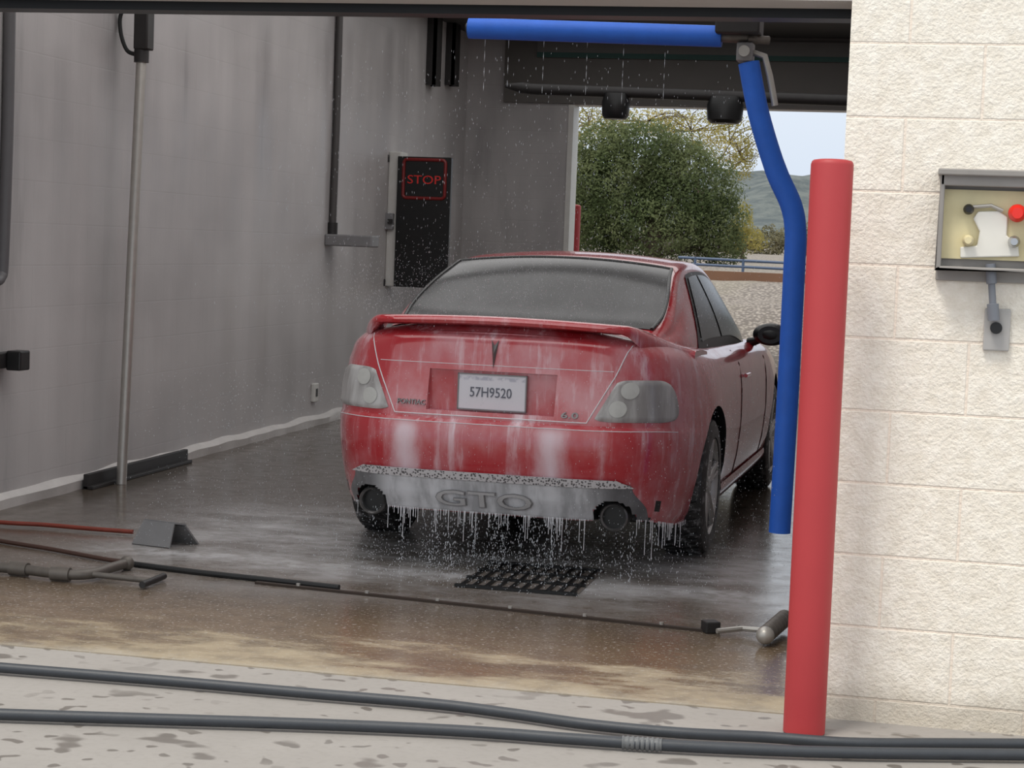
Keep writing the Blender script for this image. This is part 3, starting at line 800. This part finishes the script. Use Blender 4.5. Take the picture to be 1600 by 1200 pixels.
b = MB(); b.box((n0.x, YN, ony(1000, 92, YN).z), (XR - .05, YN + .04, ony(1000, 62, YN).z))
t = build(b, 'banner', banner_m, None, False); tag(t, 'long grey banner on the back wall above the far opening', 'banner')
b = MB(); b.box((n0.x, YN - .004, ony(1000, 92, YN).z), (XR - .05, YN, ony(1000, 84, YN).z)); build(b, 'lower_band', teal_m, t, False)

# ------------------------------------------------------------------ floor things
def gp(px, py, z=0.0): return onz(px, py, z)
b = MB(); b.tube(curve([gp(-60, 808, .02), gp(0, 816, .02), (gp(70, 820, .02)), gp(140, 826, .02), gp(208, 831, .02)], 6), .0105, 10)
t = build(b, 'air_hose', redhose); tag(t, 'thin red hose on the wet floor leading to the metal guard', 'hose')
c = gp(245, 853)
t = thing('sensor_guard', 'small bent grey metal guard on the wet floor near the left wall', 'guard', (c.x, c.y, 0))
s0 = gp(207, 850); s1 = gp(266, 857)
hh = .105
tp0 = V((s0.x + .035, s0.y + .05, hh)); tp1 = V((s1.x + .0, s1.y + .05, hh))
def plate_(b, p, q, r_, s_, th=.008):
    n_ = (q - p).cross(s_ - p).normalized() * th
    b.add([p, q, r_, s_, p + n_, q + n_, r_ + n_, s_ + n_], [(0, 1, 2, 3), (7, 6, 5, 4), (0, 4, 5, 1), (1, 5, 6, 2), (2, 6, 7, 3), (3, 7, 4, 0)])
b = MB(); plate_(b, s0, s1, tp1, tp0); build(b, 'front_plate', greyp, t, False)
dk_ = V((.035, .05, -.01))
b = MB(); plate_(b, tp0, tp1, tp1 + dk_, tp0 + dk_); build(b, 'top_plate', greyp, t, False)
b = MB(); plate_(b, tp1 + dk_, tp0 + dk_, V((tp0.x + .075, tp0.y + .12, 0)), V((tp1.x + .075, tp1.y + .12, 0))); build(b, 'rear_plate', greyp, t, False)
c = gp(100, 895)
t = thing('pipe_manifold', 'grimy metal pipe with elbow fittings lying on the floor at left', 'pipe', (c.x, c.y, 0))
P_ = [gp(-60, 882, .03), gp(30, 889, .03), gp(95, 897, .03), gp(140, 897, .03), gp(170, 888, .03), gp(198, 880, .03)]
b = MB(); b.tube(curve(P_, 5), .021, 12); build(b, 'pipe', grimem, t)
for k in (1, 2):
    b = MB(); dd = (P_[k + 1] - P_[k - 1]).normalized() * .04; b.cyl(P_[k] - dd, P_[k] + dd, .029); build(b, 'coupling', grimem, t)
b = MB(); b.ball(P_[5], .032); build(b, 'elbow', grimem, t)
b = MB(); b.cyl(P_[3], gp(240, 908, .02), .012); build(b, 'branch', grimem, t)
b = MB(); b.cyl(gp(222, 914, .02), gp(256, 900, .02), .014); build(b, 'tee', darksteel, t)
b = MB(); b.tube(curve([gp(200, 880, .012), gp(300, 893, .012), gp(420, 906, .012), gp(530, 918, .012)], 5), .012, 8); tag(build(b, 'floor_cable', rubber), 'black cable on the wet floor between pipe elbow and drain', 'cable')
b = MB(); b.tube(curve([gp(-60, 832, .012), gp(0, 845, .012), gp(80, 858, .012), gp(160, 873, .012), gp(196, 878, .012)], 5), .010, 8)
tag(build(b, 'thin_hose', brownhose), 'thin dark brown hose running from the frame edge to the pipe elbow', 'hose')
b = MB(); q0 = gp(400, 912); q1 = gp(1110, 988)
dv = (q1 - q0).normalized(); nv = V((-dv.y, dv.x, 0))
b.add([q0 - nv * .012, q1 - nv * .012, q1 + nv * .012, q0 + nv * .012] + [p + V((0, 0, .010)) for p in (q0 - nv * .012, q1 - nv * .012, q1 + nv * .012, q0 + nv * .012)], [(3, 2, 1, 0), (4, 5, 6, 7), (0, 1, 5, 4), (1, 2, 6, 5), (2, 3, 7, 6), (3, 0, 4, 7)])
t = build(b, 'floor_strip', rustm, None, False); tag(t, 'long rusty steel strip bolted across the bay floor', 'floor strip')
for k in range(6):
    b = MB(); p = q0.lerp(q1, .1 + .16 * k); b.cyl(p + V((0, 0, .010)), p + V((0, 0, .02)), .009, 8); build(b, 'bolt', steel, t)
c = gp(1170, 990); t = thing('floor_nozzle', 'metal spray nozzle lying on the floor beside the red bollard', 'nozzle', (c.x, c.y, 0))
b = MB(); b.tube([gp(1120, 986, .02), gp(1160, 982, .025), gp(1195, 985, .03)], .010, 8); build(b, 'rod', steel, t)
b = MB(); a = gp(1196, 992, .04); e_ = gp(1226, 966, .05)
b.tube([a.lerp(e_, k / 28) for k in range(29)], [.034 if k % 4 < 2 else .027 for k in range(29)], 14); build(b, 'spring_body', grimem, t)
b = MB(); b.ball(a - V((0, .01, 0)), .034); build(b, 'tip', steel, t)
b = MB(); p = gp(1110, 988); b.box(p - V((.03, .03, 0)), p + V((.03, .03, .045)), Matrix.Rotation(.5, 3, 'Z')); build(b, 'clip', darksteel, t, False, .005)
# grate
ga, gb = gp(720, 905), gp(930, 912)
x0_, x1_ = ga.x + .02, gb.x - .02; y0_, y1_ = gp(830, 926).y, gp(830, 886).y
t = thing('drain_grate', 'black iron floor drain grate behind the red car', 'drain', ((x0_ + x1_) / 2, (y0_ + y1_) / 2, 0))
b = MB(); b.box((x0_, y0_, .001), (x1_, y1_, .004)); build(b, 'pit', simple('pit_grey', L(120, 112, 106), .25), t, False)
for k in range(10):
    x = x0_ + (x1_ - x0_) * (k + .5) / 10; b = MB(); b.box((x - .008, y0_, .004), (x + .008, y1_, .012)); build(b, 'bar', panelblack, t, False)
for k in range(4):
    y = y0_ + (y1_ - y0_) * k / 3; b = MB(); b.box((x0_, y - .012, .004), (x1_, y + .012, .014)); build(b, 'cross_bar', panelblack, t, False)
# big hoses
h1 = [gp(-80, 1036, .02), gp(0, 1043, .02), gp(250, 1063, .02), gp(480, 1083, .02), gp(680, 1100, .02), gp(800, 1115, .02), gp(920, 1132, .02), gp(1060, 1145, .02), gp(1200, 1152, .02), gp(1330, 1161, .02), gp(1480, 1162, .02), gp(1700, 1163, .02)]
h2 = [gp(-80, 1112, .02), gp(0, 1116, .02), gp(250, 1124, .02), gp(500, 1132, .02), gp(720, 1142, .02), gp(900, 1155, .02), gp(1050, 1165, .02), gp(1200, 1172, .02), gp(1330, 1176, .02), gp(1480, 1178, .02), gp(1700, 1180, .02)]
b = MB(); b.tube(curve(h1, 8), .0168, 14); tag(build(b, 'rubber_hose', hosem), 'dark rubber hose on the apron, the one nearer the bay', 'hose', 'apron hoses')
b = MB(); b.tube(curve(h2, 8), .0172, 14); t = build(b, 'rubber_hose', hosem); tag(t, 'dark rubber hose on the apron, the one nearer the camera with a ribbed sleeve', 'hose', 'apron hoses')
s_, e_ = gp(972, 1160, .02), gp(1034, 1164, .02)
b = MB(); b.tube([s_.lerp(e_, k / 32) for k in range(33)], [.0205 if k % 4 < 2 else .0178 for k in range(33)], 14); build(b, 'ribbed_sleeve', sleevem, t)

# ------------------------------------------------------------------ control box on block wall
K = lambda px, py: ony(px, py, YW)
xa, xb = K(1466, 350).x, K(1625, 350).x; za, zb_ = K(1540, 441).z, K(1540, 270).z; dp = .08
t = thing('control_box', 'grey hooded control box on the block wall with red button', 'control box', ((xa + xb) / 2, YW, za))
b = MB(); th = .014
zlip = K(1540, 418).z
b.box((xa, YW - .02, za), (xb, YW, zb_))
b.box((xa, YW - dp, zlip - .01), (xa + th, YW, zb_)); b.box((xb - th, YW - dp, zlip - .01), (xb, YW, zb_))
b.box((xa - .008, YW - dp - .02, zb_ - th), (xb + .008, YW, zb_ + .006)); b.box((xa, YW - dp, zlip - .01), (xb, YW, zlip)); b.box((xa, YW - dp, zb_ - .045), (xb, YW - dp + .01, zb_)); build(b, 'housing', boxgrey, t, False, .004)
zp0, zp1 = K(1540, 406).z, K(1540, 298).z
b = MB(); b.box((xa + th, YW - .03, zp0), (xb - th, YW - .02, zp1)); pn = build(b, 'panel', brass, t, False)
b = MB(); yk = YW - .045
pl = [K(1500, 403), K(1592, 401), K(1590, 382), K(1572, 368), K(1574, 340), K(1560, 330), K(1528, 331), K(1520, 342), K(1530, 362), K(1526, 384), K(1500, 386)]
npl = len(pl)
b.add([V((p.x, yk, p.z)) for p in pl] + [V((p.x, YW - .03, p.z)) for p in pl], [tuple(range(npl)), tuple(range(2 * npl - 1, npl - 1, -1))] + [(k, npl + k, npl + (k + 1) % npl, (k + 1) % npl) for k in range(npl)]); build(b, 'mechanism', creamp, pn, False, .004)
b = MB(); b.tube([K(1520, 324) + V((0, -.045, 0)), K(1548, 322) + V((0, -.05, 0)), K(1566, 330) + V((0, -.045, 0))], .006, 8); build(b, 'lever', steel, pn)
def knob(px, py, r, m, nm):
    p = K(px, py); b = MB(); b.lathe([(0, .06), (r * .6, .06), (r, .045), (r * .95, .01), (r * .6, 0)], (0, -1, 0), (p.x, YW - .025, p.z), 24); return build(b, nm, m, t)
knob(1513, 328, .016, blackp, 'black_knob'); knob(1588, 334, .027, redknob, 'red_button'); knob(1512, 376, .017, brass, 'dial'); knob(1583, 378, .018, chrome, 'dial')
c = K(1556, 515); t = thing('wall_switch', 'grey switch plate on the block wall fed by conduit from the control box', 'switch', c)
b = MB(); b.box((K(1537, 515).x, YW - .018, K(1556, 548).z), (K(1578, 515).x, YW, K(1556, 482).z)); build(b, 'plate', simple('pale_plate', L(166, 164, 162), .5), t, False, .004)
b = MB(); p = K(1556, 512); b.cyl((p.x, YW - .02, p.z), (p.x, YW - .035, p.z), .018); build(b, 'key_hole', blackp, t)
p0_, p1_ = K(1547, 412), K(1552, 500); q = V((0, -.045, 0))
b = MB(); b.tube([p0_ + q, p0_.lerp(p1_, .35) + q, p0_.lerp(p1_, .36) + q, p0_.lerp(p1_, .7) + q, p0_.lerp(p1_, .71) + q, p1_ + q], [.016, .016, .011, .011, .018, .018], 12); build(b, 'conduit', simple('slate_conduit', L(110, 114, 122), .5), t)

# ------------------------------------------------------------------ water
wd = MB()
def drop(p, r, l):
    p = V(p); p.x = min(p.x, XR - .05); wd.add([p + V((0, 0, l)), p - V((0, 0, l)), p + V((r, 0, 0)), p + V((0, r, 0)), p - V((r, 0, 0)), p - V((0, r, 0))], [(0, 2, 3), (0, 3, 4), (0, 4, 5), (0, 5, 2), (1, 3, 2), (1, 4, 3), (1, 5, 4), (1, 2, 5)])
for k in range(75):
    x = CARX + random.gauss(0, .4); y = random.uniform(8.05, 8.35)
    for j in range(random.randint(6, 26)): drop((x + random.gauss(0, .006), y + random.gauss(0, .01), random.uniform(.02, .25)), random.uniform(.0008, .002), random.uniform(.002, .008))
for k in range(1300): drop((CARX + random.gauss(0, .4), random.uniform(7.6, 8.6), abs(random.gauss(0, .06)) + .01), random.uniform(.0008, .002), random.uniform(.001, .004))
for k in range(1600): drop((random.uniform(-3.2, -.9), random.uniform(7.9, 10.2), random.uniform(1.02, 2.3)), random.uniform(.0005, .0009), random.uniform(.003, .009))
for k in range(5000): drop((random.gauss(-1.95, .55), random.uniform(8.6, 9.9), 1.1 + abs(random.gauss(0, .16))), random.uniform(.0005, .001), random.uniform(.001, .004))
for k in range(7000): drop((random.uniform(-3.5, -.6), random.uniform(7.8, 9.5), random.uniform(.02, .9) ** 1.7), random.uniform(.0005, .0012), random.uniform(.001, .004))
for px in (758, 795, 850, 918, 975, 1040):
    a = ony(px, 66, YA); z = a.z
    while z > a.z - .2 - .15 * random.random():
        l = random.uniform(.01, .03); drop((a.x, YA, z), .0012, l); z -= l * 2.6
tag(build(wd, 'water_droplets', dropm, None, False, zero=True, merge=False), 'fine water droplets spraying and falling around the red car', 'water', kind='stuff')

# ------------------------------------------------------------------ trees
def foliage(lobes, n, s0, s1, lo=.55):
    m_ = MB(); vs = []; fs = []
    wts = [r[0] * r[2] for c, r in lobes]
    for _ in range(n):
        c, r = random.choices(lobes, wts)[0]
        d = V((random.gauss(0, 1), random.gauss(0, 1), random.gauss(0, 1))).normalized(); k = random.uniform(lo, 1.05)
        k *= 1 + .22 * mnoise.noise(d * 3 + V(c))
        p = V(c) + V((d.x * r[0], d.y * r[1], d.z * r[2])) * k
        sz = random.uniform(s0, s1); a = (d + V((random.gauss(0, .6), random.gauss(0, .6), random.gauss(0, .6)))).normalized()
        e1 = a.orthogonal().normalized(); e1 = Matrix.Rotation(random.uniform(0, 6.28), 3, a) @ e1; e2 = a.cross(e1)
        o = len(vs); vs += [p + e1 * sz, p + e2 * sz * .4, p - e1 * sz, p - e2 * sz * .4]; fs.append((o, o + 1, o + 2, o + 3))
    m_.add(vs, fs); return m_
def tree(name, label, cat, base, lobes, n, s0, s1, m, trunk=.12, group=None, twigs=0, lo=.55):
    t = thing(name, label, cat, base, group); base = V(base)
    b = MB()
    for c, r in lobes:
        b.tube(curve([base, base.lerp(V((base.x, base.y, c[2])), .5), V(c)], 4), [trunk * (1 - .8 * i / 8) for i in range(9)], 7)
    for k in range(twigs):
        c, r = random.choice(lobes); a = V(c); d = V((random.gauss(0, 1), random.gauss(0, .5), abs(random.gauss(.6, .6)))).normalized()
        e = a + V((d.x * r[0], d.y * r[1], d.z * r[2])) * 1.25; b.tube(curve([a, a.lerp(e, .5) + V((random.gauss(0, .1), 0, random.gauss(0, .1))), e], 3), [.013, .012, .011, .009, .008, .006, .004], 5)
    build(b, 'trunk', bark, t)
    build(foliage(lobes, n, s0, s1, lo), 'foliage', m, t, False, merge=False)
    return t
def TP(px, py, Y): p = ony(px, py, Y); return (p.x, p.y, p.z)
Y1 = 31
lob = []
for px, py, w, h in ((960, 300, 80, 88), (1000, 250, 75, 64), (1075, 300, 82, 72), (1020, 350, 110, 65), (1110, 350, 52, 60), (925, 350, 50, 70), (945, 232, 55, 45), (1130, 385, 35, 35), (905, 290, 38, 65), (1055, 258, 55, 52)):
    s_ = Y1 / 3000; lob.append((TP(px, py, Y1), (w * s_, max(w, h) * s_ * .8, h * s_)))
bs = TP(1020, 405, Y1); tree('tree', 'large round olive green tree behind the far opening', 'tree', (bs[0], Y1, 1.2), lob, 60000, .018, .042, leaf_green, lo=.72)
Y2 = 40; lob = []
for px, py, w, h in ((1080, 205, 70, 35), (1140, 225, 50, 45), (1010, 190, 70, 25), (920, 195, 60, 35), (1160, 250, 22, 35)):
    s_ = Y2 / 3000; lob.append((TP(px, py, Y2), (w * s_, .8, h * s_)))
bs = TP(1090, 380, Y2); tree('tree', 'tall sparse yellowing tree with bare branches above the olive green tree', 'tree', (bs[0], Y2, 1.3), lob, 10000, .016, .042, leaf_yellow, .05, twigs=45)
Y3 = 36; lob = []
for px, py, w, h in ((1160, 345, 18, 36), (1176, 375, 22, 22), (1145, 375, 25, 25)):
    s_ = Y3 / 3000; lob.append((TP(px, py, Y3), (w * s_, .4, h * s_)))
bs = TP(1160, 400, Y3); tree('bush', 'yellow autumn bush right of the olive green tree', 'bush', (bs[0], Y3, 1.25), lob, 2400, .018, .04, leaf_yellow, .04)
Y4 = 60; lob = []
for px in range(900, 1300, 30):
    s_ = Y4 / 3000; lob.append((TP(px, 372 + random.uniform(-6, 6) + (px - 900) * .03, Y4), (30 * s_, .6, random.uniform(16, 34) * s_)))
bs = TP(1100, 400, Y4); t = tree('hedge', 'long dull brown hedge in the distance before the hills', 'hedge', (bs[0], Y4, 1.3), lob, 9000, .045, .09, leaf_brown, .05)
# rail fence
YFN = 25.0
t = thing('rail_fence', 'low blue pipe rail fence on the gravel bank behind the bay', 'fence', TP(1150, 420, YFN))
fa, fb = ony(1060, 402, YFN), ony(1330, 416, YFN)
for dz in (0, -.08):
    b = MB(); b.cyl(fa + V((0, 0, dz)), fb + V((0, 0, dz)), .018); build(b, 'rail', bluerail, t)
for k in range(4):
    p = fa.lerp(fb, .1 + .28 * k); b = MB(); b.cyl((p.x, p.y, 1.0), (p.x, p.y, p.z + .02), .018); build(b, 'post', bluerail, t)
b = MB(); a, e_ = ony(1060, 421, 23.5), ony(1330, 428, 23.5); b.box((a.x, 23.5, a.z - .14), (e_.x, 23.65, a.z + .0)); tag(build(b, 'timber_curb', simple('brown_timber', L(116, 84, 64), .8, 0, .2, 5), None, False), 'brown timber curb along the top of the gravel bank', 'curb')

# ------------------------------------------------------------------ light
w = bpy.data.worlds.new('sky'); S.world = w; w.use_nodes = True; nt = w.node_tree
bg = nt.nodes['Background']
tc = nt.nodes.new('ShaderNodeTexCoord'); sx = nt.nodes.new('ShaderNodeSeparateXYZ'); rp = nt.nodes.new('ShaderNodeValToRGB')
nt.links.new(tc.outputs['Generated'], sx.inputs[0]); nt.links.new(sx.outputs[2], rp.inputs[0]); nt.links.new(rp.outputs[0], bg.inputs[0])
rp.color_ramp.elements[0].position = .02; rp.color_ramp.elements[0].color = (.56, .63, .73, 1)
rp.color_ramp.elements[1].position = .45; rp.color_ramp.elements[1].color = (.98, 1.0, 1.0, 1)
bg.inputs[1].default_value = 1.25
sd = bpy.data.lights.new('sun', 'SUN'); sd.energy = 2.3; sd.angle = math.radians(14); sd.color = (1, .94, .85)
so = bpy.data.objects.new('sun', sd); C.objects.link(so); so.location = (-2, -4, 10)
so.rotation_euler = V((.28, .42, -1)).to_track_quat('-Z', 'Y').to_euler()
for k, (yy, en) in enumerate(((7.8, 50), (10.8, 44), (13.6, 36), (16.4, 24))):  # unseen fill lights added under the ceiling to brighten the bay
    ld = bpy.data.lights.new('bay_fill', 'AREA'); ld.shape = 'RECTANGLE'; ld.size = 3.6; ld.size_y = 2.2; ld.energy = en; ld.color = (1, .99, .98)
    lo_ = bpy.data.objects.new('bay_fill', ld); C.objects.link(lo_); lo_.location = (-2.4, yy, ZC - .04)
